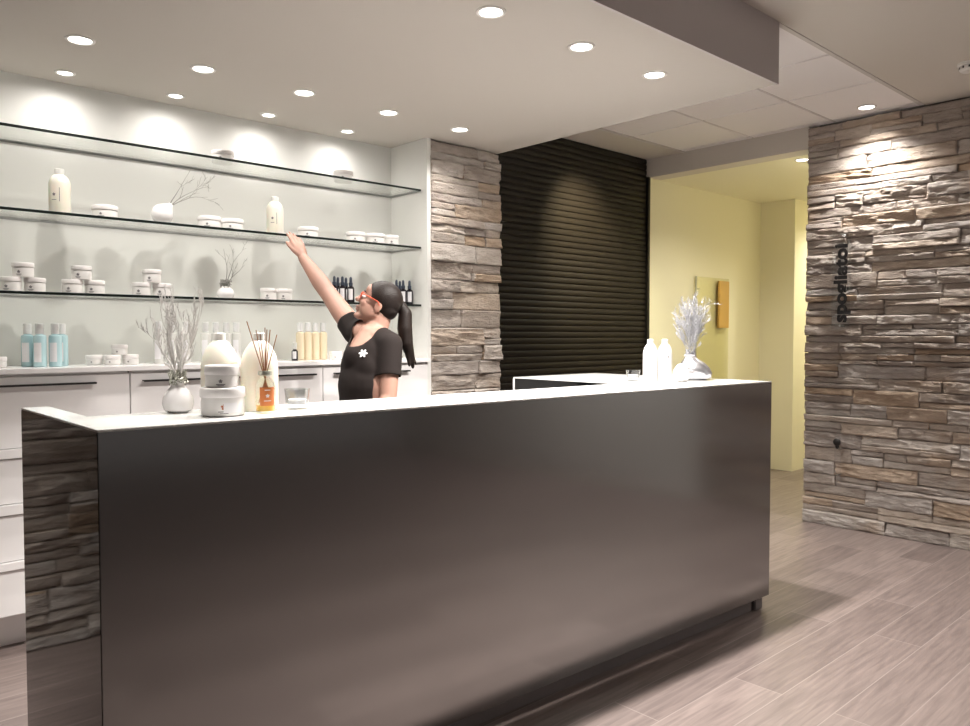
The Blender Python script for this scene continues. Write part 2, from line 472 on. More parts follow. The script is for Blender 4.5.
def downlight(x, y, z, label, group, W, deg=110, blend=.9, color=(1, .952, .90), aim=None, rad=.042, r=.03):
    t = thing('downlight', label, 'ceiling light', (x, y, z), 0, group)
    bm = bmesh.new(); lathe(bm, [(rad, .004), (rad, -.004), (rad + .004, -.006), (rad + .011, -.004), (rad + .013, .0)], 32)
    bm_obj('trim_ring', bm, M['ring'], t, smooth=.6)
    bm = bmesh.new(); lathe(bm, [(0, -.0035), (rad * .6, -.0032), (rad - .001, -.0015), (rad - .001, .002)], 32)
    bm_obj('lamp', bm, M['lamp'], t, smooth=.8)
    spot('lamp_light', (x, y, z - .012), aim or (x, y, 0), W, deg, blend, color, r, t)
    return t

PW = dict(back=8, mid=35, front=230)
ordn = ['first', 'second', 'third', 'fourth', 'fifth']
for i in range(4):
    downlight(.985 + .488 * i, 3.835, ZS, f'small bright ceiling spotlight close to the back wall above the shelves, {ordn[i]} from the left',
              'spotlights along the back wall', PW['back'], 176, 1.0, rad=.030, r=.02)
for i in range(5):
    downlight(.922 + .494 * i, 3.37, ZS, f'round recessed downlight in the middle row of the lowered ceiling, {ordn[i]} from the left',
              'middle row of downlights', PW['mid'], 132, 1.0)
for i in range(3):
    downlight(1.936 + .5 * i, 2.08, ZS, f'round recessed downlight in the front row near the lowered ceiling edge, {ordn[i]} from the left',
              'front row of downlights', PW['front'], 125, .8)
downlight(5.165, 2.04, ZC, 'recessed spotlight in the white ceiling tiles shining onto the stone wall', 'spotlights by the stone wall', 95, 120, 1.0, rad=.045, r=.02)
# unseen lamps: rows the frame cuts off, inferred ones, and added fill
off = 'unseen recessed ceiling light, one of the inferred and added fill lamps'
for x, y in ((.497, 3.835),):
    downlight(x, y, ZS, off, 'lights beyond the frame', PW['back'], 176, 1)
for x in (1.436, .936):
    downlight(x, 2.08, ZS, off, 'lights beyond the frame', 85, 80, 1.0, aim=(x, 2.62, 0))
downlight(5.15, .75, ZC, off, 'lights beyond the frame', 75, 110, 1.0)
for y, p in ((-.7, 185), (-2.2, 45)):
    downlight(4.75, y, ZC, off, 'lights beyond the frame', p, 130, 1.0)  # added lamps, brightening the plaster wall mirrored in the counter front
downlight(4.22, 3.30, ZC, off, 'lights beyond the frame', 420, 66, 1.0, color=(1, .95, .62), aim=(4.55, 3.85, 2.0))
downlight(3.75, 2.6, ZC, off, 'lights beyond the frame', 62, 125, 1.0)  # added fill lamp hidden behind the soffit, lifting floor and stone
for x, y, lb, gr in ((5.66, 2.69, 'recessed ceiling light inside the yellow corridor next to the stone wall edge', None), (7.9, 3.0, off, 'lights beyond the frame')):
    downlight(x, y, 2.62, lb, gr, 125, 150, .8, color=(1, .94, .76), r=.05)

w = bpy.data.worlds.new('world'); SC.world = w; w.use_nodes = True
w.node_tree.nodes['Background'].inputs[0].default_value = (1, .93, .88, 1)
w.node_tree.nodes['Background'].inputs[1].default_value = .12

# smoke detector
t = thing('smoke_detector', 'small white round smoke detector on the plaster ceiling above the stone wall', 'smoke detector', (4.742, 1.348, ZC))
bm = bmesh.new(); lathe(bm, [(0, 0), (.055, 0), (.055, -.012), (.048, -.016)], 28); bm_obj('base', bm, M['ring'], t, smooth=.6)
bm = bmesh.new(); lathe(bm, [(.046, -.016), (.046, -.034), (.036, -.044), (0, -.046)], 28); bm_obj('sensor_cap', bm, M['ceramic'], t, smooth=.6)
for k in range(10):
    a = k * PI / 5
    bm = bmesh.new(); box(bm, -.004, -.001, -.031, .004, .002, -.020)
    bmesh.ops.rotate(bm, verts=bm.verts, cent=(0, 0, 0), matrix=Matrix.Rotation(a, 3, 'Z'))
    bmesh.ops.translate(bm, verts=bm.verts, vec=(.0465 * math.sin(a), -.0465 * math.cos(a), 0))
    bm_obj('vent_slot', bm, M['black'], t)

# ------------------------------------------------------------------ reception counter
FL = Vector((.547, 1.923)); FR = Vector((3.506, 1.799)); BLY = 2.672; H = 1.10; ZB = .07
t = thing('reception_counter', 'long glossy brown reception counter with white glass top in the middle of the room', 'counter', (0, 0, 0))
def fy(x): return FL.y + (FR.y - FL.y) * (x - FL.x) / (FR.x - FL.x)
RB = 2.885; LX = 2.845; dep = .352; th = .074
def poly(inset):
    return None
# front panel
bm = bmesh.new(); prism(bm, [(FL.x + .0015, fy(FL.x)), (FR.x - .0015, fy(FR.x)), (FR.x - .0015, fy(FR.x) + .03), (FL.x + .0015, fy(FL.x) + .03)], ZB, H - .006, .0012)
bm_obj('front_panel', bm, M['brown_lacquer'], t)
bm = bmesh.new(); prism(bm, [(FL.x, fy(FL.x) + .002), (FL.x + .03, fy(FL.x) + .0305), (FL.x + .03, BLY), (FL.x, BLY)], .012, H - .006, .0012)
bm_obj('side_panel', bm, M['brown_gloss'], t)
bm = bmesh.new(); prism(bm, [(FR.x - .03, fy(FR.x) + .0305), (FR.x, fy(FR.x) + .002), (FR.x, RB), (FR.x - .03, RB)], ZB, H - .006, .0012)
bm_obj('side_panel', bm, M['brown_gloss'], t)
# white top, one U-shaped sheet
bm = bmesh.new()
prism(bm, [(FL.x, fy(FL.x)), (FR.x, fy(FR.x)), (FR.x, RB), (LX, RB), (LX, fy(LX) + dep), (FL.x + th, fy(FL.x + th) + dep), (FL.x + th, BLY), (FL.x, BLY)], H - .006, H, .0012)
bm_obj('countertop', bm, M['top_gloss'], t)
# inner faces
bm = bmesh.new(); prism(bm, [(FL.x + th - .02, fy(FL.x) + dep - .02), (LX, fy(LX) + dep - .02), (LX, fy(LX) + dep), (FL.x + th - .02, fy(FL.x + th) + dep)], .75, H - .0065, 0)
prism(bm, [(FL.x + th - .02, fy(FL.x) + dep + .001), (FL.x + th, fy(FL.x) + dep + .001), (FL.x + th, BLY), (FL.x + th - .02, BLY)], .0, H - .0065, 0)
bm_obj('inner_panel', bm, M['white_gloss'], t)
bm = bmesh.new(); box(bm, LX, fy(LX) + dep + .001, .0, LX + .02, RB - .012, H - .0065); box(bm, LX + .02, RB - .03, 0, FR.x - .031, RB - .004, H - .0065)
bm_obj('return_panel', bm, M['black_gloss'], t)
bm = bmesh.new(); box(bm, LX - .002, RB - .0115, .0, LX + .006, RB, H - .0065)
bm_obj('edge_strip', bm, M['white_gloss'], t)
bm = bmesh.new(); prism(bm, [(FL.x + .1, fy(FL.x) + .3), (LX, fy(LX) + .3), (LX, 2.80), (FL.x + .1, 2.80)], .72, .75, 0)
bm.free()
bm = bmesh.new(); prism(bm, [(FL.x + .06, fy(FL.x) + .05), (FR.x - .085, fy(FR.x) + .045), (FR.x - .085, fy(FR.x) + .09), (FL.x + .06, fy(FL.x) + .095)], 0, ZB)
prism(bm, [(FR.x - .14, fy(FR.x) + .10), (FR.x - .115, fy(FR.x) + .10), (FR.x - .115, RB - .06), (FR.x - .14, RB - .06)], 0, ZB)
bm_obj('plinth', bm, M['plinth'], t)
bm = bmesh.new(); box(bm, FR.x - .075, fy(FR.x) + .03, 0, FR.x - .006, fy(FR.x) + .09, ZB, .004)
bm_obj('foot', bm, M['plinth'], t)
bm = bmesh.new(); tube(bm, [(FR.x - .02, 1.90, .056), (FR.x + .016, 1.875, .066), (FR.x + .026, 1.865, .10), (FR.x + .020, 1.86, .15), (FR.x + .004, 1.86, .20)], .007, 8)
bm_obj('cable', bm, M['rubber'], t, smooth=1)

# ------------------------------------------------------------------ cabinets under the shelves
bm = bmesh.new(); box(bm, .402, 3.61, 1.160, 2.871, YN, 1.182, .002)
tag(bm_obj('worktop', bm, M['white_gloss']), 'continuous white worktop over the base cabinets under the glass shelves', 'worktop')
def cabinet(x0, x1, hx0, hx1, label):
    t = thing('base_cabinet', label, 'cabinet', ((x0 + x1) / 2, 3.63, 0), 0, 'white base cabinets along the back wall')
    a, b = x0 - (x0 + x1) / 2, x1 - (x0 + x1) / 2; c = (x0 + x1) / 2
    bm = bmesh.new(); box(bm, a + .003, .022, .165, b - .003, .365, 1.159); bm_obj('body', bm, M['white_gloss'], t)
    bm = bmesh.new(); box(bm, a + .003, .15, 0, b - .003, .17, .165); bm_obj('plinth', bm, M['white_gloss'], t)
    zs = [(1.148, .858), (.812, .630), (.581, .394), (.353, .168)]
    for k, (zt, zb) in enumerate(zs):
        lip = [(0, 0), (.855, .8165), (.627, .585), (.391, .3575)][k]
        bm = bmesh.new(); box(bm, a + .0025, 0, zb, b - .0025, .02, zt, .0015)
        d = bm_obj('drawer', bm, M['white_gloss'], t)
        if k == 0:
            bm = bmesh.new(); box(bm, hx0 - c, -.026, 1.112, hx1 - c, .0, 1.117, .001); box(bm, hx0 - c, -.027, 1.109, hx1 - c, -.022, 1.117, .001)
            bm_obj('handle', bm, M['dark_metal'], d)
        else:
            bm = bmesh.new(); box(bm, a + .0025, -.012, lip[1], b - .0025, .02, lip[0], .002)
            bm_obj('handle', bm, M['white_gloss'], d)
    return t
cabinet(.405, 1.173, .46, 1.028, 'white drawer cabinet at the left end beneath the blue bottles')
cabinet(1.173, 2.156, 1.225, 2.105, 'white drawer cabinet in the middle behind the counter vase and big bottles')
cabinet(2.156, 2.868, 2.22, 2.72, 'white drawer cabinet beside the stone pillar, behind the woman')

# glass shelves
def shelf(z, label):
    t = thing('glass_shelf', label, 'shelf', (1.636, 3.69, z), 0, 'glass wall shelves')
    bm = bmesh.new(); box(bm, -1.23, .002, -.012, 1.23, .305, 0)
    for f in bm.faces: f.material_index = 0 if abs(f.normal.z) > .5 else 1
    bm_obj('glass_plate', bm, [M['glass_shelf'], M['glass_edge']], t)
    bm = bmesh.new(); box(bm, -1.23, 0, -.012, 1.23, .002, 0); bm_obj('front_edge', bm, M['glass_edge'], t)
    return t
ZT, ZM, ZL, ZW = 2.187, 1.846, 1.503, 1.182
shelf(ZT, 'topmost long glass shelf on the back wall just below the spotlights')
shelf(ZM, 'middle long glass shelf that the woman reaches up to')
shelf(ZL, 'lowest long glass shelf carrying stacked jars and dark dropper bottles')

# ------------------------------------------------------------------ products
def disc_mark(bm, r, y, z, rx, rz=None, w=None):
    """small printed patch wrapped round a cylinder of radius r, facing -y"""
    w = w or rx; n = 8
    A = []; B = []
    for i in range(n + 1):
        a = (i / n - .5) * 2 * rx / r
        A.append(bm.verts.new((r * math.sin(a + y), -r * math.cos(a + y), z - rz))); B.append(bm.verts.new((r * math.sin(a + y), -r * math.cos(a + y), z + rz)))
    for i in range(n): bm.faces.new((A[i], A[i + 1], B[i + 1], B[i]))

def flower_mark(bm, r, off, z, s):
    """little five-petal blossom emblem wrapped on radius r"""
    for k in range(6):
        a0 = k * PI / 3
        cx, cz = (0, 0) if k == 5 else (s * .62 * math.cos(k * 2 * PI / 5 + PI / 2), s * .62 * math.sin(k * 2 * PI / 5 + PI / 2))
        vs = []
        for q in range(8):
            x = cx + s * .36 * math.cos(q * PI / 4); zz = cz + s * .36 * math.sin(q * PI / 4)
            a = x / r + off; vs.append(bm.verts.new((r * math.sin(a), -r * math.cos(a), z + zz)))
        bm.faces.new(vs)

FACE = -.62   # turn that shows a product's front to the room's entrance
def make_jar(name, r, h, lid_h, label, loc, group, big=False, rz=FACE, text=True):
    t = thing(name, label, 'jar', loc, rz, group)
    b = h - lid_h
    bm = bmesh.new(); lathe(bm, [(0, 0), (r * .86, 0), (r * .93, .003), (r * .95, .008), (r * .95, b * .8), (r * .93, b - .001), (0, b - .001)], 40)
    bm_obj('body', bm, M['ceramic'], t, smooth=.6)
    bm = bmesh.new(); lathe(bm, [(0, b), (r * .98, b), (r, b + .002), (r, h - .006), (r * .97, h - .0015), (r * .92, h), (0, h)], 40)
    bm_obj('lid', bm, M['ceramic_pink'], t, smooth=.6)
    bm = bmesh.new(); flower_mark(bm, r * .953, 0, b * .52, min(.008, b * .16) if not big else .009)
    bm_obj('emblem', bm, M['print_red' if big else 'print_grey'], t)
    if text:
        bm = bmesh.new()
        disc_mark(bm, r * .9525, 0, b * .27, r * .26, .0012); disc_mark(bm, r * .9525, .0, b * .18, r * .18, .0009)
        bm_obj('print', bm, M['print_grey'], t)
    return t

def make_bottle(name, r, h, prof, body_m, cap_m, label, loc, group, cap_h, cap_r, label_m=None, cat='bottle', rz=FACE):
    t = thing(name, label, cat, loc, rz, group)
    bm = bmesh.new(); lathe(bm, prof, 40); bm_obj('body', bm, body_m, t, smooth=.7)
    zt = prof[-1][1]
    bm = bmesh.new(); lathe(bm, [(0, zt - .001), (cap_r, zt - .001), (cap_r, zt + cap_h - .002), (cap_r - .002, zt + cap_h), (0, zt + cap_h)], 32); bm_obj('cap', bm, cap_m, t, smooth=.6)
    if label_m:
        bm = bmesh.new(); disc_mark(bm, r + .0008, 0, h * .33, r * .62, h * .22); bm_obj('label', bm, label_m, t)
    return t
GJ = 'white cream jars on the glass shelves'
wide = None
def jar_wide(x, y, z, label):
    global wide
    if wide is None:
        wide = make_jar('cream_jar', .056, .061, .022, label, (x, y, z), GJ); return wide
    return dup(wide, (x, y, z), FACE, label, GJ)
small = None
def jar_small(x, y, z, label):
    global small
    if small is None:
        small = make_jar('cream_jar', .043, .063, .020, label, (x, y, z), GJ); return small
    return dup(small, (x, y, z), FACE, label, GJ)
flat = None
def jar_flat(x, y, z, label):
    global flat
    if flat is None:
        flat = make_jar('cream_jar', .036, .046, .018, label, (x, y, z), 'flat white jars on the worktop', text=False); return flat
    return dup(flat, (x, y, z), FACE, label, 'flat white jars on the worktop')
e = .0006
jar_wide(1.70, 3.82, ZT + e, 'white cream jar on the top shelf above the leaning twig vase')
jar_wide(2.41, 3.82, ZT + e, 'white cream jar on the top shelf near its right end')
jar_wide(1.13, 3.80, ZM + e, 'single wide white jar on the middle shelf between milky bottle and leaning vase')
jar_wide(1.615, 3.79, ZM + e, 'left one of two touching white jars right of the leaning vase on the middle shelf')
jar_wide(1.738, 3.80, ZM + e, 'right one of two touching white jars right of the leaning vase on the middle shelf')
jar_wide(2.172, 3.80, ZM + e, 'wide white jar on the middle shelf just right of the reaching hand')
jar_wide(2.476, 3.80, ZM + e, 'leftmost of three white jars at the right end of the middle shelf')
jar_wide(2.600, 3.78, ZM + e, 'middle one of three white jars at the right end of the middle shelf')
jar_small(2.722, 3.79, ZM + e, 'rightmost and smallest of three white jars at the right end of the middle shelf')
jar_small(.751, 3.81, ZL + e, 'bottom left jar of the leftmost three-jar pyramid on the lowest shelf')
jar_small(.843, 3.81, ZL + e, 'bottom right jar of the leftmost three-jar pyramid on the lowest shelf')
jar_small(.799, 3.81, ZL + .0635 + e, 'white jar on top of the leftmost three-jar pyramid on the lowest shelf')
jar_small(.990, 3.81, ZL + e, 'bottom left jar of the middle three-jar pyramid on the lowest shelf')
jar_small(1.084, 3.81, ZL + e, 'bottom right jar of the middle three-jar pyramid on the lowest shelf')
jar_small(1.030, 3.81, ZL + .0635 + e, 'white jar on top of the middle three-jar pyramid on the lowest shelf')
jar_small(1.288, 3.81, ZL + e, 'bottom left jar of the pyramid behind the pale branch tips on the lowest shelf')
jar_small(1.385, 3.81, ZL + e, 'bottom right jar of the pyramid behind the pale branch tips on the lowest shelf')
jar_small(1.338, 3.81, ZL + .0635 + e, 'top jar of the pyramid behind the pale branch tips on the lowest shelf')
jar_small(1.938, 3.81, ZL + e, 'left one of two white jars left of the raised arm on the lowest shelf')
jar_small(2.030, 3.81, ZL + e, 'right one of two white jars left of the raised arm on the lowest shelf')
jar_flat(1.082, 3.83, ZW + e, 'flat white jar at the left of the worktop group right of the blue bottles')
jar_flat(1.148, 3.79, ZW + e, 'flat white jar in the bottom centre of the worktop group right of the blue bottles')
jar_flat(1.232, 3.80, ZW + e, 'flat white jar at the right of the worktop group right of the blue bottles')
jar_flat(1.183, 3.80, ZW + .0465 + e, 'flat white jar on top of the worktop group right of the blue bottles')
jar_flat(2.324, 3.775, ZW + e, 'flat white jar on the worktop just right of the pale amber bottles')
jar_flat(2.402, 3.80, ZW + e, 'flat white jar on the worktop tucked beside the woman\'s chest')
jar_flat(.690, 3.78, ZW + e, 'flat white jar cut by the left edge of the photo on the worktop')

def milky(r, h):
    return [(0, 0), (r * .94, 0), (r, .006), (r, h * .66), (r * .97, h * .72), (r * .82, h * .80), (r * .58, h * .865), (r * .42, h * .89), (r * .40, h * .91)]
GM = 'milky shampoo bottles'
b0 = make_bottle('shampoo_bottle', .044, .2, milky(.044, .2), M['cream'], M['cream_cap'], 'milky cream bottle standing alone at the left on the middle shelf', (.945, 3.80, ZM + e), GM, .020, .020)
for ch in [c for c in b0.children if c.name.startswith('body')]:
    bm = bmesh.new(); flower_mark(bm, .0448, -.15, .085, .007); disc_mark(bm, .0446, .35, .085, .0012, .03); disc_mark(bm, .0446, -.15, .062, .010, .0012)
    bm_obj('print', bm, M['print_grey'], ch)
dup(b0, (1.972, 3.795, ZM + e), FACE, 'milky cream bottle on the middle shelf touched by the woman\'s hand', GM)
jar_wide(.665, 3.80, ZT + e, 'white cream jar cut by the left edge of the photo on the top shelf')

# blue bottles with clear caps
def small_bottle(r, h): return [(0, 0), (r * .95, 0), (r, .004), (r, h * .66), (r * .93, h * .71), (r * .55, h * .735), (r * .5, h * .75)]
GB = 'blue bottles on the worktop'
bb = make_bottle('lotion_bottle', .0255, .19, small_bottle(.0255, .19), M['blue'], M['clear_cap'], 'blue lotion bottle, front left of the four on the worktop', (.845, 3.755, ZW + e), GB, .045, .0165, M['label_white'])
for x, y, l in ((.905, 3.755, 'blue lotion bottle, front right of the four on the worktop'), (.812, 3.815, 'blue lotion bottle, back left of the four on the worktop'), (.945, 3.815, 'blue lotion bottle, back right of the four on the worktop')):
    dup(bb, (x, y, ZW + e), FACE, l, GB)
GC = 'clear bottles on the worktop'
cb = make_bottle('tonic_bottle', .0235, .205, small_bottle(.0235, .205), M['clearish'], M['clear_cap'], 'clear tonic bottle behind the pale branches, leftmost of three', (1.362, 3.80, ZW + e), GC, .048, .0155, M['label_white'])
for x, l in ((1.425, 'clear tonic bottle behind the pale branches, middle one of three'), (1.494, 'clear tonic bottle behind the pale branches, right one of three'),
             (1.592, 'clear tonic bottle leftmost of four behind the stacked tubs'), (1.645, 'clear tonic bottle second of four behind the stacked tubs'),
             (1.699, 'clear tonic bottle third of four behind the stacked tubs'), (1.753, 'clear tonic bottle rightmost of four behind the stacked tubs')):
    dup(cb, (x, 3.80, ZW + e), FACE, l, GC)
ab = make_bottle('oil_bottle', .0225, .21, small_bottle(.0225, .21), M['amber_pale'], M['clear_cap'], 'pale amber bottle, first of four left of the woman', (2.128, 3.82, ZW + e), 'pale amber bottles', .048, .0155)
for i, x in enumerate((2.176, 2.224, 2.272)):
    dup(ab, (x, 3.82, ZW + e), FACE, f'pale amber bottle, {ordn[i + 1]} of four left of the woman', 'pale amber bottles')
make_bottle('sample_bottle', .017, .09, [(0, 0), (.0165, 0), (.017, .003), (.017, .050), (.010, .058), (.009, .062)], M['dark_bottle'], M['clearish'], 'small dark bottle with clear cap in front of the pale amber bottles', (2.062, 3.76, ZW + e), None, .035, .012, M['label_white'])
# dropper bottles
GD = 'dark dropper bottles on the lowest shelf'
d0 = make_bottle('dropper_bottle', .0205, .14, [(0, 0), (.0195, 0), (.0205, .003), (.0205, .078), (.017, .088), (.010, .092), (.0095, .096)], M['dark_bottle'], M['dropper'], 'x', (2.313, 3.765, ZL + e), GD, .018, .0115, M['label_white'], rz=FACE)
for ch in list(d0.children):
    if ch.name.startswith('cap'):
        bm = bmesh.new(); lathe(bm, [(.007, .113), (.008, .118), (.0075, .138), (.004, .145), (0, .146)], 20); bm_obj('bulb', bm, M['dropper'], ch, smooth=.7)
d0['label'] = 'dark dropper bottle left of the woman\'s face, front left of the group'
for x, y, l in ((2.365, 3.765, 'dark dropper bottle left of the woman\'s face, front centre of the group'), (2.420, 3.765, 'dark dropper bottle nearest to the woman\'s nose'),
                (2.376, 3.83, 'dark dropper bottle left of the woman\'s face, back left of the group'), (2.430, 3.83, 'dark dropper bottle left of the woman\'s face, back right of the group'),
                (2.742, 3.77, 'dark dropper bottle right of the woman\'s head, next to her hair'), (2.795, 3.775, 'dark dropper bottle right of the woman\'s head, middle of the front three'),
                (2.846, 3.78, 'dark dropper bottle right of the woman\'s head, closest to the niche side wall'), (2.818, 3.84, 'dark dropper bottle right of the woman\'s head, standing behind the others')):
    dup(d0, (x, y, ZL + e), FACE, l, GD)

# ------------------------------------------------------------------ twigs
def twig(rnd, base, d, L, r, depth, out, curl=.25, kids=3, spread=.7, up=.15):
    pts = [Vector(base)]; rad = [r]; n = 7; d = Vector(d).normalized()
    for i in range(n):
        d = (d + Vector((rnd.gauss(0, curl), rnd.gauss(0, curl), rnd.gauss(0, curl) + up)) * .35).normalized()
        pts.append(pts[-1] + d * L / n); rad.append(r * (1 - .75 * (i + 1) / n))
        if depth > 0 and i >= 1 and rnd.random() < kids / (n - 1):
            k = Vector((rnd.gauss(0, 1), rnd.gauss(0, 1), rnd.gauss(0, .6) + .3)).normalized()
            twig(rnd, pts[-1], (d + k * spread), L * rnd.uniform(.28, .5), rad[-1] * .8, depth - 1, out, curl, kids, spread, up)
    out.append((pts, rad))

def branch_obj(seed, base, d, L, r, depth, m, parent, squeeze=1.0, **kw):
    rnd = random.Random(seed); out = []; twig(rnd, base, d, L, r, depth, out, **kw)
    for p, q in out:
        for v in p:
            h = math.hypot(v.x, v.y)
            if h > .045 and squeeze < 1: k = (.045 + (h - .045) * squeeze) / h; v.x *= k; v.y *= k
    bm = bmesh.new()
    for p, q in out: tube(bm, p, [max(x, .0007) for x in q], 5)
    return bm_obj('branch', bm, m, parent, smooth=1.2)

# pale branches in a round frosted vase on the counter
t = thing('branch_vase', 'round frosted glass vase with pale bare branches at the left end of the counter', 'vase', (.843, 2.208, H + .0005))
bm = bmesh.new(); lathe(bm, [(0, 0), (.026, 0), (.038, .008), (.0425, .026), (.040, .044), (.030, .062), (.019, .074), (.015, .084), (.017, .092), (.014, .092), (.012, .084), (0, .080)], 36)
bm_obj('vase', bm, M['frost'], t, smooth=.7)
bm = bmesh.new()
rnd = random.Random(4)
for k in range(26):
    a = rnd.uniform(0, 2 * PI); p = Vector((math.cos(a) * .012, math.sin(a) * .012, .086)); pts = [p]
    for q in range(5):
        a += rnd.uniform(.3, 1.1); rr = rnd.uniform(.012, .028); pts.append(Vector((math.cos(a) * rr, math.sin(a) * rr, .078 + rnd.uniform(0, .045))))
    tube(bm, pts, .0016, 5)
bm_obj('wire_nest', bm, M['collar'], t, smooth=1.2)
for s, d, L in ((1, (-.05, .03, 1), .18), (2, (-.04, 0, 1), .23), (3, (.06, -.05, 1), .17), (14, (-.10, .07, 1), .17), (5, (.02, -.02, 1), .20), (19, (.08, -.06, 1), .15), (9, (-.04, .03, 1), .21)):
    branch_obj(s, (.004 * math.cos(s), .004 * math.sin(s), .07), d, L, .0036, 3, M['dry_twig'], t, kids=5.5, spread=.42, curl=.42, up=.3, squeeze=.45)

# stacked tubs and the two big bottles
GP = None
make_jar('cream_tub', .060, .077, .026, 'large white tub with small label at the bottom of the counter stack', (.904, 2.050, H + e), None, big=True, rz=-.35)
tub = [o for o in COL.objects if o.name.startswith('cream_tub')][0]
bm = bmesh.new(); disc_mark(bm, .0577, .30, .024, .019, .013); bm_obj('label', bm, M['label_white'], tub)
make_jar('cream_jar', .046, .060, .026, 'white jar with grey lettering on top of the large tub on the counter', (.902, 2.048, H + .0775 + e), None, rz=-.5)
def big_bottle(r, h): return [(0, 0), (r * .95, 0), (r, .006), (r, h * .52), (r * .985, h * .60), (r * .90, h * .70), (r * .74, h * .79), (r * .52, h * .865), (r * .36, h * .90), (r * .34, h * .905)]
q0 = make_bottle('refill_bottle', .0535, .225, big_bottle(.0535, .225), M['cream'], M['cream_cap'], 'large cream refill bottle directly behind the stacked tub and jar', (.957, 2.186, H + e), 'large cream refill bottles', .022, .0165)
dup(q0, (1.048, 2.121, H + e), FACE, 'large cream refill bottle directly behind the reed diffuser', 'large cream refill bottles')

# reed diffuser
t = thing('reed_diffuser', 'glass reed diffuser with orange label and amber oil in front of the cream bottle', 'diffuser', (1.018, 2.026, H + e), -.25)
bm = bmesh.new(); lathe(bm, [(.0, .001), (.026, .001), (.028, .004), (.028, .072), (.024, .088), (.012, .102), (.010, .110), (.010, .118), (.0085, .118), (.0085, .108), (.0105, .100), (.022, .086), (.026, .07), (.026, .006), (0, .006)], 36)
bm_obj('bottle', bm, M['glass'], t, smooth=.7)
bm = bmesh.new(); lathe(bm, [(0, .0065), (.0255, .0065), (.0255, .022), (0, .022)], 32); bm_obj('oil', bm, M['amber'], t, smooth=.6)
bm = bmesh.new(); disc_mark(bm, .0285, 0, .048, .0215, .026); lb = bm_obj('label', bm, M['label_orange'], t)
bm = bmesh.new(); flower_mark(bm, .0289, 0, .050, .0055); disc_mark(bm, .0289, 0, .036, .010, .001); disc_mark(bm, .0289, 0, .066, .008, .0012); bm_obj('emblem', bm, M['label_white'], lb)
bm = bmesh.new(); lathe(bm, [(.0086, .119), (.0175, .119), (.019, .116), (.019, .108), (.015, .104), (.0105, .104)], 28); bm_obj('collar', bm, M['collar'], t, smooth=.6)
for a, ti, L in ((3.3, .30, .245), (2.9, .17, .215), (.3, .12, .215), (1.2, .03, .22), (5.2, .08, .215), (.1, .27, .205), (4.1, .20, .21)):
    d = Vector((math.cos(a) * math.sin(ti), math.sin(a) * math.sin(ti) * .6, math.cos(ti))).normalized(); p = Vector((0, 0, .095))
    bm = bmesh.new(); tube(bm, [p - d * .07, p, p + d * (L - .075)], .0014, 6); bm_obj('reed', bm, M['reed'], t)

# glass tealight tumblers
def tumbler(loc, r, h, label):
    t = thing('tealight_tumbler', label, 'tealight holder', loc, 0, 'glass tealight holders')
    bm = bmesh.new(); lathe(bm, [(0, 0), (r * .82, 0), (r * .86, .003), (r, h - .001), (r - .001, h), (r - .0025, h - .001), (r * .82, .016), (0, .014)], 14); bm_obj('cup', bm, M['glass_cup'], t)
    bm = bmesh.new(); lathe(bm, [(0, .0145), (r * .70, .0145), (r * .72, .017), (r * .72, .028), (r * .68, .029), (0, .0275)], 28); c = bm_obj('candle', bm, M['label_white'], t, smooth=.6)
    bm = bmesh.new(); tube(bm, [(0, 0, .027), (.001, 0, .036)], .001, 5); bm_obj('wick', bm, M['black'], c)
    return t
tumbler((1.147, 2.080, H + e), .037, .060, 'clear glass tealight holder on the counter right of the reed diffuser')
tumbler((3.030, 2.256, H + e), .034, .052, 'clear glass tealight holder left of the twin white bottles')

# right end of the counter
def squat(r, h): return [(0, 0), (r * .95, 0), (r, .006), (r, h * .62), (r * .96, h * .70), (r * .80, h * .79), (r * .56, h * .86), (r * .40, h * .89), (r * .38, h * .90)]
wb = make_bottle('white_bottle', .0352, .2, squat(.0352, .2), M['white_pp'], M['white_pp'], 'left one of the twin white bottles at the right end of the counter', (3.119, 2.221, H + e), 'twin white bottles', .019, .0150, None)
dup(wb, (3.174, 2.176, H + e), FACE, 'right one of the twin white bottles at the right end of the counter', 'twin white bottles')
for wbx in [o for o in COL.objects if o.name.startswith('white_bottle')][1:]:
    bm = bmesh.new(); flower_mark(bm, .0357, .1, .115, .006); bm_obj('emblem', bm, M['print_grey'], wbx)
bm = bmesh.new(); lathe(bm, [(0, 0), (.022, 0), (.034, .008), (.0385, .028), (.036, .048), (.027, .066), (.017, .078), (.012, .082), (.010, .080), (0, .074)], 36)
tag(bm_obj('egg_vase', bm, M['ceramic'], smooth=.7, loc=(3.165, 2.078, H + e)), 'small plain white egg-shaped vase in front of the silver branch vase', 'vase')
t = thing('silver_vase', 'crinkled silver vase with a spray of fine silver branches at the counter\'s right end', 'vase', (3.334, 2.099, H + e))
bm = bmesh.new()
R3 = Matrix.Rotation(math.radians(-48), 3, 'Z')
lathe(bm, [(0, 0), (.040, 0), (.062, .010), (.072, .034), (.068, .060), (.052, .084), (.031, .104), (.023, .116), (.027, .124), (.021, .123), (0, .110)], 40)
for v in bm.verts:
    f = max(0, (v.co.z - .02) / .1); v.co = R3 @ Vector((v.co.x * 1.05 - f * .034, v.co.y, v.co.z))
    v.co += Vector(v.co.xy.to_3d().normalized()) * .007 * noise.noise(v.co * 38)
bm_obj('vase', bm, M['silver'], t, smooth=.9)
nb = R3 @ Vector((-.032, 0, .10))
for k in range(16):
    a = k * 2.399; s = .05 + .27 * (k / 16)
    d = R3 @ Vector((math.cos(a) * s + .06, math.sin(a) * s * .9, 1))
    branch_obj(60 + k, nb + Vector((math.cos(a) * .008, math.sin(a) * .008, 0)), d, .19 + .035 * math.sin(k), .0019, 3, M['silver_twig'], t, kids=6, spread=.68, curl=.42, up=.2)
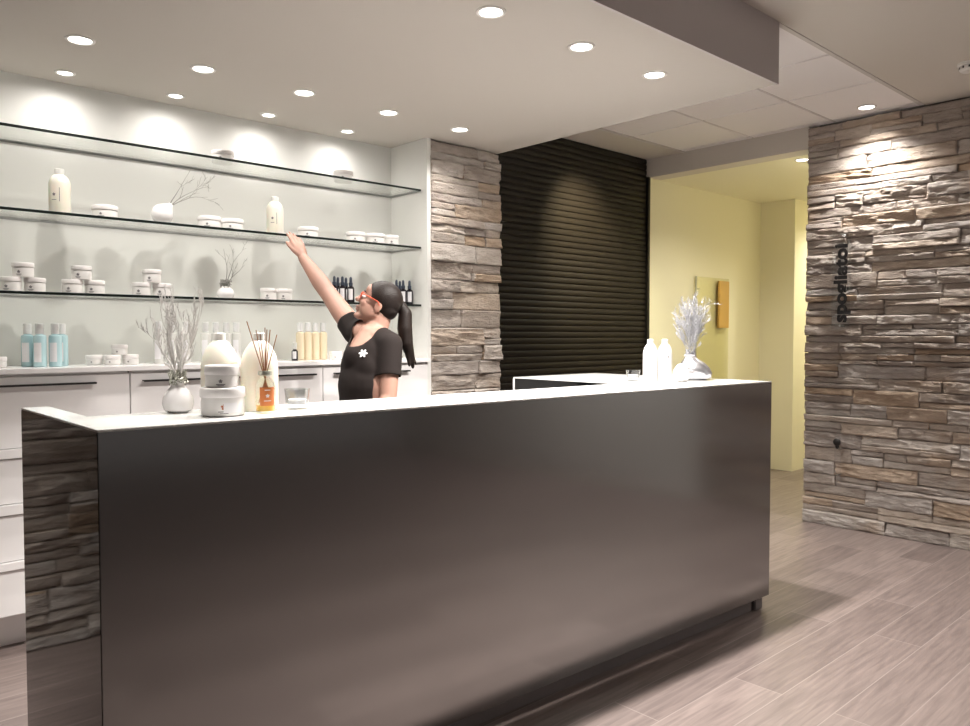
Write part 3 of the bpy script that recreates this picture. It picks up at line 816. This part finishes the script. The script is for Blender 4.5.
bm = bmesh.new()
rnd = random.Random(9)
for k in range(30):
    a = rnd.uniform(0, 2 * PI); z0 = rnd.uniform(.09, .13); pts = []
    for q in range(6):
        a += rnd.uniform(.2, .9); rr = rnd.uniform(.012, .026); pts.append(nb + Vector((math.cos(a) * rr, math.sin(a) * rr, -.02 + q * .012 + rnd.uniform(-.01, .01))))
    tube(bm, pts, .0028, 5)
bm_obj('foil_wrap', bm, M['silver'], t, smooth=1.2)

# vases with twigs on the shelves
t = thing('tilted_vase', 'white bud vase leaning on the middle shelf with a thin grey twig', 'vase', (1.392, 3.80, ZM + e))
q = Matrix.Rotation(math.radians(40), 3, 'Y')
bm = bmesh.new(); lathe(bm, [(0, -.052), (.022, -.051), (.041, -.038), (.051, -.012), (.047, .012), (.031, .034), (.016, .050), (.012, .060), (.010, .059), (0, .048)], 32)
for v in bm.verts: v.co = q @ v.co
zmin = min(v.co.z for v in bm.verts)
for v in bm.verts: v.co.z -= zmin
bm_obj('vase', bm, M['frost'], t, smooth=.7)
m0 = q @ Vector((0, 0, .035)) - Vector((0, 0, zmin))
for s, d, L in ((31, (.62, .05, .78), .26), (32, (.70, .15, .66), .22), (33, (.5, -.05, .8), .17)):
    branch_obj(s, m0, d, L, .0028, 2, M['grey_twig'], t, kids=3, spread=.5, curl=.3, up=0)
t = thing('twig_vase', 'small white vase with dark twig bundle on the lowest shelf above the stacked tubs', 'vase', (1.699, 3.80, ZL + e))
bm = bmesh.new(); lathe(bm, [(0, 0), (.026, 0), (.038, .010), (.042, .026), (.036, .044), (.024, .056), (.018, .062), (.014, .061), (0, .055)], 32); bm_obj('vase', bm, M['frost'], t, smooth=.7)
bm = bmesh.new(); rnd = random.Random(3)
for k in range(20):
    a = rnd.uniform(0, 2 * PI); pts = []
    for w_ in range(5):
        a += rnd.uniform(.3, 1.1); rr = rnd.uniform(.006, .03); pts.append(Vector((math.cos(a) * rr, math.sin(a) * rr, .055 + rnd.uniform(0, .045))))
    tube(bm, pts, .0022, 5)
bm_obj('wire_nest', bm, M['grey_twig'], t, smooth=1.2)
for s, d, L in ((41, (.05, 0, 1), .20), (42, (.22, -.05, 1), .20), (43, (.35, 0, 1), .16)):
    branch_obj(s, (0, 0, .055), d, L, .0026, 2, M['grey_twig'], t, kids=3, spread=.5, curl=.3, up=.1)

# ------------------------------------------------------------------ corridor glass and wall sign
t = thing('glazed_wall_board', 'clear glass panel with an orange plaque on the yellow corridor wall', 'wall panel', (6.05, YL - .03, .78))
bm = bmesh.new(); box(bm, 0, 0, 0, .545, .008, 1.06, .001); bm_obj('pane', bm, M['glass_olive'], t)
bm = bmesh.new(); box(bm, -.008, -.002, 0, .004, .010, 1.062); bm_obj('edge_profile', bm, M['collar'], t)
bm = bmesh.new(); box(bm, .345, -.022, .605, .515, -.002, 1.035, .003); bm_obj('plaque', bm, M['orange_panel'], t)
for z in (.12, .95):
    bm = bmesh.new(); tube(bm, [(.06, .009, z), (.06, .0295, z)], .011, 12); bm_obj('standoff', bm, M['steel'], t)

t = thing('changing_room_sign', 'clear acrylic sign with dark vertical lettering spogliatoi on the stone wall', 'sign', (XR - .068, 2.27, 1.36))
bm = bmesh.new(); box(bm, -.003, -.088, 0, .003, .032, .66, .001); bm_obj('plate', bm, M['glass_sign'], t)
for y, z in ((-.028, .635), (-.028, .022)):
    bm = bmesh.new(); tube(bm, [(-.008, y, z), (.05, y, z)], .007, 12); bm_obj('fixing', bm, M['steel'], t)
cu = bpy.data.curves.new('lettering', 'FONT'); cu.body = 'spogliatoi'; cu.size = .135; cu.extrude = .002; cu.offset = .0058; cu.space_character = 1.02
cu.align_x = 'LEFT'; cu.align_y = 'BOTTOM_BASELINE'
tmp = bpy.data.objects.new('tmp_text', cu); COL.objects.link(tmp)
dg = bpy.context.evaluated_depsgraph_get(); me = bpy.data.meshes.new_from_object(tmp.evaluated_get(dg))
bpy.data.objects.remove(tmp)
bm = bmesh.new(); bm.from_mesh(me); bpy.data.meshes.remove(me)
xs_ = [v.co.x for v in bm.verts]; s = .525 / (max(xs_) - min(xs_)); x0 = min(xs_)
for v in bm.verts:
    a, b, c = (v.co.x - x0) * s, v.co.y * .86, v.co.z     # text runs upward, its top points to +y (left in view)
    v.co = Vector((-.0055 - c, b - .066, .045 + a))
lt = bm_obj('lettering', bm, M['black'], t)

t = thing('door_pull', 'small dark knob on a slim clear plate low on the stone wall', 'knob', (XR - .066, 2.245, .33))
bm = bmesh.new(); box(bm, -.003, -.022, 0, .003, .022, .31, .001); bm_obj('plate', bm, M['glass_sign'], t)
bm = bmesh.new(); ellipsoid(bm, (-.016, 0, .265), (.014, .026, .026)); ellipsoid(bm, (-.012, 0, .235), (.010, .012, .016)); bm_obj('knob', bm, M['black'], t, smooth=1)
bm = bmesh.new(); tube(bm, [(.0, 0, .04), (.05, 0, .04)], .006, 10); bm_obj('fixing', bm, M['steel'], t)

# ------------------------------------------------------------------ the woman behind the counter
P0 = Vector((2.02, 3.0, 0))
pr = thing('person', 'dark-haired woman in a dark short-sleeved top reaching up to the middle shelf', 'person', P0)
def W(x, y, z): return Vector((x, y, z)) - P0
hc = W(2.086, 3.013, 1.452)
tl = math.radians(25)
fd = Vector((-.737 * math.cos(tl), .676 * math.cos(tl), math.sin(tl))); ld = Vector((-.676, -.737, 0)).normalized(); ud = fd.cross(ld).normalized()
HR = Matrix((fd, ld, ud)).transposed() * .94
def hp(f, l, u): return hc + HR @ Vector((f, l, u))
Rs, Re, Rw = W(2.045, 3.14, 1.335), W(2.028, 3.36, 1.528), W(2.002, 3.555, 1.712)
Ls, Le, Lw = W(2.050, 2.872, 1.278), W(2.012, 2.83, 1.045), W(1.90, 2.80, .835)

def torso(bm, g=0):
    ellipsoid(bm, W(2.01, 3.0, .86), (.108 + g, .165 + g, .125 + g))
    ellipsoid(bm, W(2.005, 3.0, 1.03), (.100 + g, .136 + g, .15 + g))
    ellipsoid(bm, W(2.03, 3.005, 1.185), (.098 + g, .142 + g, .155 + g))
    ellipsoid(bm, W(1.972, 3.0, 1.165), (.052 + g, .118 + g, .105 + g))
    capsule(bm, Rs, W(2.05, 3.0, 1.31), .053 + g, .062 + g); capsule(bm, W(2.05, 3.0, 1.31), Ls, .060 + g, .046 + g)
    capsule(bm, W(2.06, 3.0, 1.25), W(2.07, 3.01, 1.345), .08 + g * .5, .055 + g * .5)
    ellipsoid(bm, W(2.006, 3.0, 1.085), (.106 + g, .142 + g, .14 + g))
    capsule(bm, W(2.035, 3.0, 1.315), W(1.992, 3.0, 1.215), .058 + g * .5, .082 + g)

bm = bmesh.new(); torso(bm)
capsule(bm, W(2.07, 3.012, 1.33), hp(-.03, 0, -.03), .052, .050)
# arms
mid = Rs.lerp(Re, .5); capsule(bm, Rs, mid, .054, .050); capsule(bm, mid, Re, .050, .042)
mid = Re.lerp(Rw, .3); capsule(bm, Re, mid, .042, .043); capsule(bm, mid, Rw, .043, .026)
mid = Ls.lerp(Le, .5); capsule(bm, Ls, mid, .050, .045); capsule(bm, mid, Le, .045, .037)
mid = Le.lerp(Lw, .3); capsule(bm, Le, mid, .037, .037); capsule(bm, mid, Lw, .037, .024)
# hands
def hand(bm, wrist, d, s, nrm, curl, thumb_side):
    """d: along the palm, s: across it (index side positive times thumb_side), nrm: palm normal (fingers curl that way)"""
    d = d.normalized(); nrm = nrm.normalized(); s = s.normalized()
    rot = Matrix((d, s, nrm)).transposed()
    ellipsoid(bm, wrist + d * .045, (.052, .036, .016), rot)
    capsule(bm, wrist - d * .01, wrist + d * .03, .023, .020)
    for k, (o, L) in enumerate(((.028, .070), (.010, .078), (-.009, .073), (-.027, .058))):
        p = wrist + d * (.082 - .004 * abs(k - 1)) + s * o * thumb_side
        a = curl * (.75 + .12 * k)
        dirs = [d * math.cos(a * w_) + nrm * math.sin(a * w_) + s * (o * 2.0) * thumb_side * .6 for w_ in (.5, 1.0, 1.4)]
        r = .0095
        capsule(bm, wrist + d * .05 + s * o * .8 * thumb_side, p, .011, r, 12)
        for w_, (dd, f) in enumerate(zip(dirs, (.45, .32, .27))):
            nx = p + dd.normalized() * L * f; capsule(bm, p, nx, r, r - .0012, 12); p = nx; r -= .0012
    p = wrist + d * .022 + s * .022 * thumb_side
    for dd, L, r in ((d * .88 + s * .42 * thumb_side + nrm * .2, .036, .0125), (d * .95 + s * .22 * thumb_side + nrm * .3, .030, .0105), (d * .98 + s * .0 * thumb_side + nrm * .3, .022, .0095)):
        nx = p + dd.normalized() * L; capsule(bm, p, nx, r, r - .0012, 12); p = nx
hand(bm, Rw, Vector((-.12, .42, .89)), Vector((-1, -.05, -.05)), Vector((-.1, .89, -.42)), .30, 1)
hand(bm, Lw, Vector((-.25, .0, -1)), Vector((-1, .1, .25)), Vector((-.15, 1, .05)), .5, 1)
# legs
for y in (2.925, 3.075):
    capsule(bm, W(2.01, y, .82), W(2.0, y, .47), .083, .053); capsule(bm, W(2.0, y, .47), W(2.015, y, .34), .052, .052)
    capsule(bm, W(2.015, y, .34), W(2.03, y, .09), .052, .036); capsule(bm, W(2.03, y, .055), W(1.88, y - .0, .04), .036, .03)
# head
ellipsoid(bm, hp(-.008, 0, .042), (.094, .072, .080), HR)
ellipsoid(bm, hp(.030, 0, -.015), (.058, .056, .082), HR)
ellipsoid(bm, hp(.055, 0, .060), (.035, .048, .036), HR)
for s in (-1, 1):
    capsule(bm, hp(-.005, .046 * s, -.042), hp(.066, .012 * s, -.080), .020, .018)
    ellipsoid(bm, hp(.062, .036 * s, -.012), (.024, .022, .022), HR)
    ellipsoid(bm, hp(-.010, .071 * s, .0), (.019, .008, .030), HR)
for s in (-1, 1): ellipsoid(bm, hp(.034, .038 * s, -.034), (.042, .022, .040), HR)
ellipsoid(bm, hp(.078, 0, -.082), (.017, .020, .015), HR)
capsule(bm, hp(.086, 0, .028), hp(.108, 0, -.008), .008, .0125); 
for s in (-1, 1): ellipsoid(bm, hp(.097, .011 * s, -.012), (.010, .008, .008), HR)
ellipsoid(bm, hp(.088, 0, -.040), (.014, .024, .008), HR); ellipsoid(bm, hp(.084, 0, -.054), (.014, .021, .009), HR)
bm = fuse(bm, .0046, 3)
pr_body = bm_obj('body', bm, M['skin'], pr, smooth=3)
# face details
for s in (-1, 1):
    bm = bmesh.new(); ellipsoid(bm, hp(.080, .031 * s, .018), (.011, .013, .009), HR, 16); ey = bm_obj('eye', bm, M['eye'], pr, smooth=3)
    bm = bmesh.new(); ellipsoid(bm, hp(.0885, .031 * s, .019), (.004, .006, .006), HR, 12); bm_obj('iris', bm, M['black'], ey, smooth=3)
    bm = bmesh.new(); tube(bm, [hp(.088, .014 * s, .040), hp(.088, .030 * s, .045), hp(.074, .050 * s, .040)], [.002, .003, .0015], 6); bm_obj('eyebrow', bm, M['hair'], pr, smooth=3)
bm = bmesh.new(); ellipsoid(bm, hp(.0925, 0, -.0405), (.010, .020, .0055), HR, 16); ellipsoid(bm, hp(.089, 0, -.0525), (.010, .018, .006), HR, 16); bm_obj('mouth', bm, M['lip'], pr, smooth=3)
# glasses
bm = bmesh.new()
for s in (-1, 1):
    ring = [hp(.101 - .012 * (abs(math.cos(a) * .5 + .5)) * 1.0, (.031 + .025 * math.cos(a)) * s, .018 + .018 * math.sin(a)) for a in [k * PI / 10 for k in range(21)]]
    tube(bm, ring, .0028, 6)
    tube(bm, [hp(.090, .056 * s, .026), hp(.05, .070 * s, .028), hp(.0, .080 * s, .024), hp(-.015, .079 * s, .010)], .0026, 6)
tube(bm, [hp(.101, -.007, .022), hp(.106, 0, .025), hp(.101, .007, .022)], .0024, 6)
bm_obj('eyeglasses', bm, M['glasses'], pr, smooth=1)['label'] = 'red-framed eyeglasses'
# hair
bm = bmesh.new()
ellipsoid(bm, hp(-.010, 0, .047), (.097, .080, .089), HR, 40)
ellipsoid(bm, hp(-.050, 0, .008), (.052, .064, .056), HR, 32)
bm = fuse(bm, .005, 3)
inv = HR.inverted()
def rid(v):
    q = inv @ (v.co - hc); f, u = q.x, q.z
    if f > .034 + (u - .018) * .56: return True
    if f > -.022 and u < .022: return True
    if u < -.038: return True
    return False
bmesh.ops.delete(bm, geom=[v for v in bm.verts if rid(v)], context='VERTS')
hair = bm_obj('hair', bm, M['hair'], pr, smooth=3)
md = hair.modifiers.new('thick', 'SOLIDIFY'); md.thickness = .006; md.offset = -1
bm = bmesh.new()
pt = [W(2.160, 2.975, 1.470), W(2.182, 2.968, 1.464), W(2.202, 2.960, 1.42), W(2.196, 2.955, 1.35), W(2.202, 2.95, 1.28), W(2.226, 2.95, 1.22), W(2.240, 2.95, 1.165)]
for i, (r0, r1) in enumerate(((.020, .022), (.022, .032), (.032, .036), (.036, .031), (.031, .020), (.020, .007))): capsule(bm, pt[i], pt[i + 1], r0, r1)
capsule(bm, pt[4], W(2.215, 2.945, 1.175), .022, .006); capsule(bm, pt[4], W(2.262, 2.955, 1.18), .018, .005)
bm_obj('ponytail', fuse(bm, .005, 3), M['hair'], pr, smooth=3)
# top with short sleeves
bm = bmesh.new(); torso(bm, .011)
capsule(bm, Rs, Rs.lerp(Re, .50), .064, .058); capsule(bm, Ls, Ls.lerp(Le, .62), .059, .055)
bm = fuse(bm, .006, 16)
nk = W(2.035, 3.005, 1.352); na = Vector((-.75, -.12, -.66)).normalized(); nl = Vector((0, 1, 0)); nl = (nl - na * nl.dot(na)).normalized(); nc = na.cross(nl)
dR = (Re - Rs).normalized(); dL = (Le - Ls).normalized()
def cut(v):
    q = v.co - nk
    if (q.dot(na) / .140) ** 2 + (q.dot(nl) / .084) ** 2 + (q.dot(nc) / .115) ** 2 < 1: return True
    if (v.co - Rs).dot(dR) > .080 and (v.co - Rs).length < .3 and v.co.z > Rs.z - .02: return True
    if (v.co - Ls).dot(dL) > .150 and v.co.y < Le.y + .075 and (v.co - Ls.lerp(Le, .7)).length < .12 and ((v.co - Ls) - dL * (v.co - Ls).dot(dL)).length < .067: return True
    if v.co.z < .80: return True
    return False
bmesh.ops.delete(bm, geom=[v for v in bm.verts if cut(v)], context='VERTS')
for _ in range(8):
    bd = {v: [e.other_vert(v) for e in v.link_edges if e.is_boundary] for v in bm.verts if v.is_boundary}
    new = {v: (v.co * 2 + sum((n.co for n in ns), Vector())) / (2 + len(ns)) for v, ns in bd.items()}
    for v, c in new.items(): v.co = c
bmesh.ops.recalc_face_normals(bm, faces=bm.faces)
bv = BVHTree.FromBMesh(bm)
shirt = bm_obj('t_shirt', bm, M['shirt'], pr, smooth=3)
md = shirt.modifiers.new('cloth', 'SOLIDIFY'); md.thickness = .004; md.offset = -1
hit = bv.ray_cast(W(1.5, 2.922, 1.236), Vector((1, 0, 0)))
if hit[0] is not None:
    p, nrm = hit[0], hit[1]
    if nrm.x > 0: nrm = -nrm
    a = nrm.cross(Vector((0, 0, 1))).normalized(); b = a.cross(nrm).normalized()
    bm = bmesh.new()
    for k in range(6):
        an = k * PI / 3; c = p + nrm * .004 + a * .013 * math.cos(an) + b * .013 * math.sin(an)
        ellipsoid(bm, c, (.0085, .0055, .002), Matrix(((a * math.cos(an) + b * math.sin(an)), (b * math.cos(an) - a * math.sin(an)), nrm)).transposed(), 12)
    ellipsoid(bm, p + nrm * .005, (.004, .004, .002), None, 10)
    bm_obj('flower_emblem', bm, M['label_white'], shirt, smooth=2)
# trousers and shoes
bm = bmesh.new(); ellipsoid(bm, W(2.01, 3.0, .86), (.113, .170, .115))
for y in (2.925, 3.075):
    capsule(bm, W(2.01, y, .82), W(2.0, y, .47), .091, .066); capsule(bm, W(2.0, y, .47), W(2.02, y, .10), .066, .055)
bm = fuse(bm, .007, 4)
bmesh.ops.delete(bm, geom=[v for v in bm.verts if v.co.z < .07], context='VERTS')
tr = bm_obj('trousers', bm, M['trousers'], pr, smooth=3); md = tr.modifiers.new('cloth', 'SOLIDIFY'); md.thickness = .004; md.offset = -1
for y in (2.925, 3.075):
    bm = bmesh.new(); capsule(bm, W(2.045, y, .05), W(1.88, y, .042), .046, .041); capsule(bm, W(2.03, y, .05), W(2.03, y, .10), .044, .042)
    bm = fuse(bm, .006, 3)
    for v in bm.verts: v.co.z = max(v.co.z, 0.0)
    bm_obj('shoe', bm, M['shoe'], pr, smooth=3)

# ------------------------------------------------------------------ view
SC.view_settings.view_transform = 'Standard'; SC.view_settings.look = 'None'
SC.view_settings.exposure = 0.0; SC.view_settings.gamma = 1; SC.view_settings.use_curve_mapping = False
SC.cycles.use_denoising = True
SC.cycles.max_bounces = 10; SC.cycles.diffuse_bounces = 5; SC.cycles.transparent_max_bounces = 24
SC.cycles.sample_clamp_indirect = 6
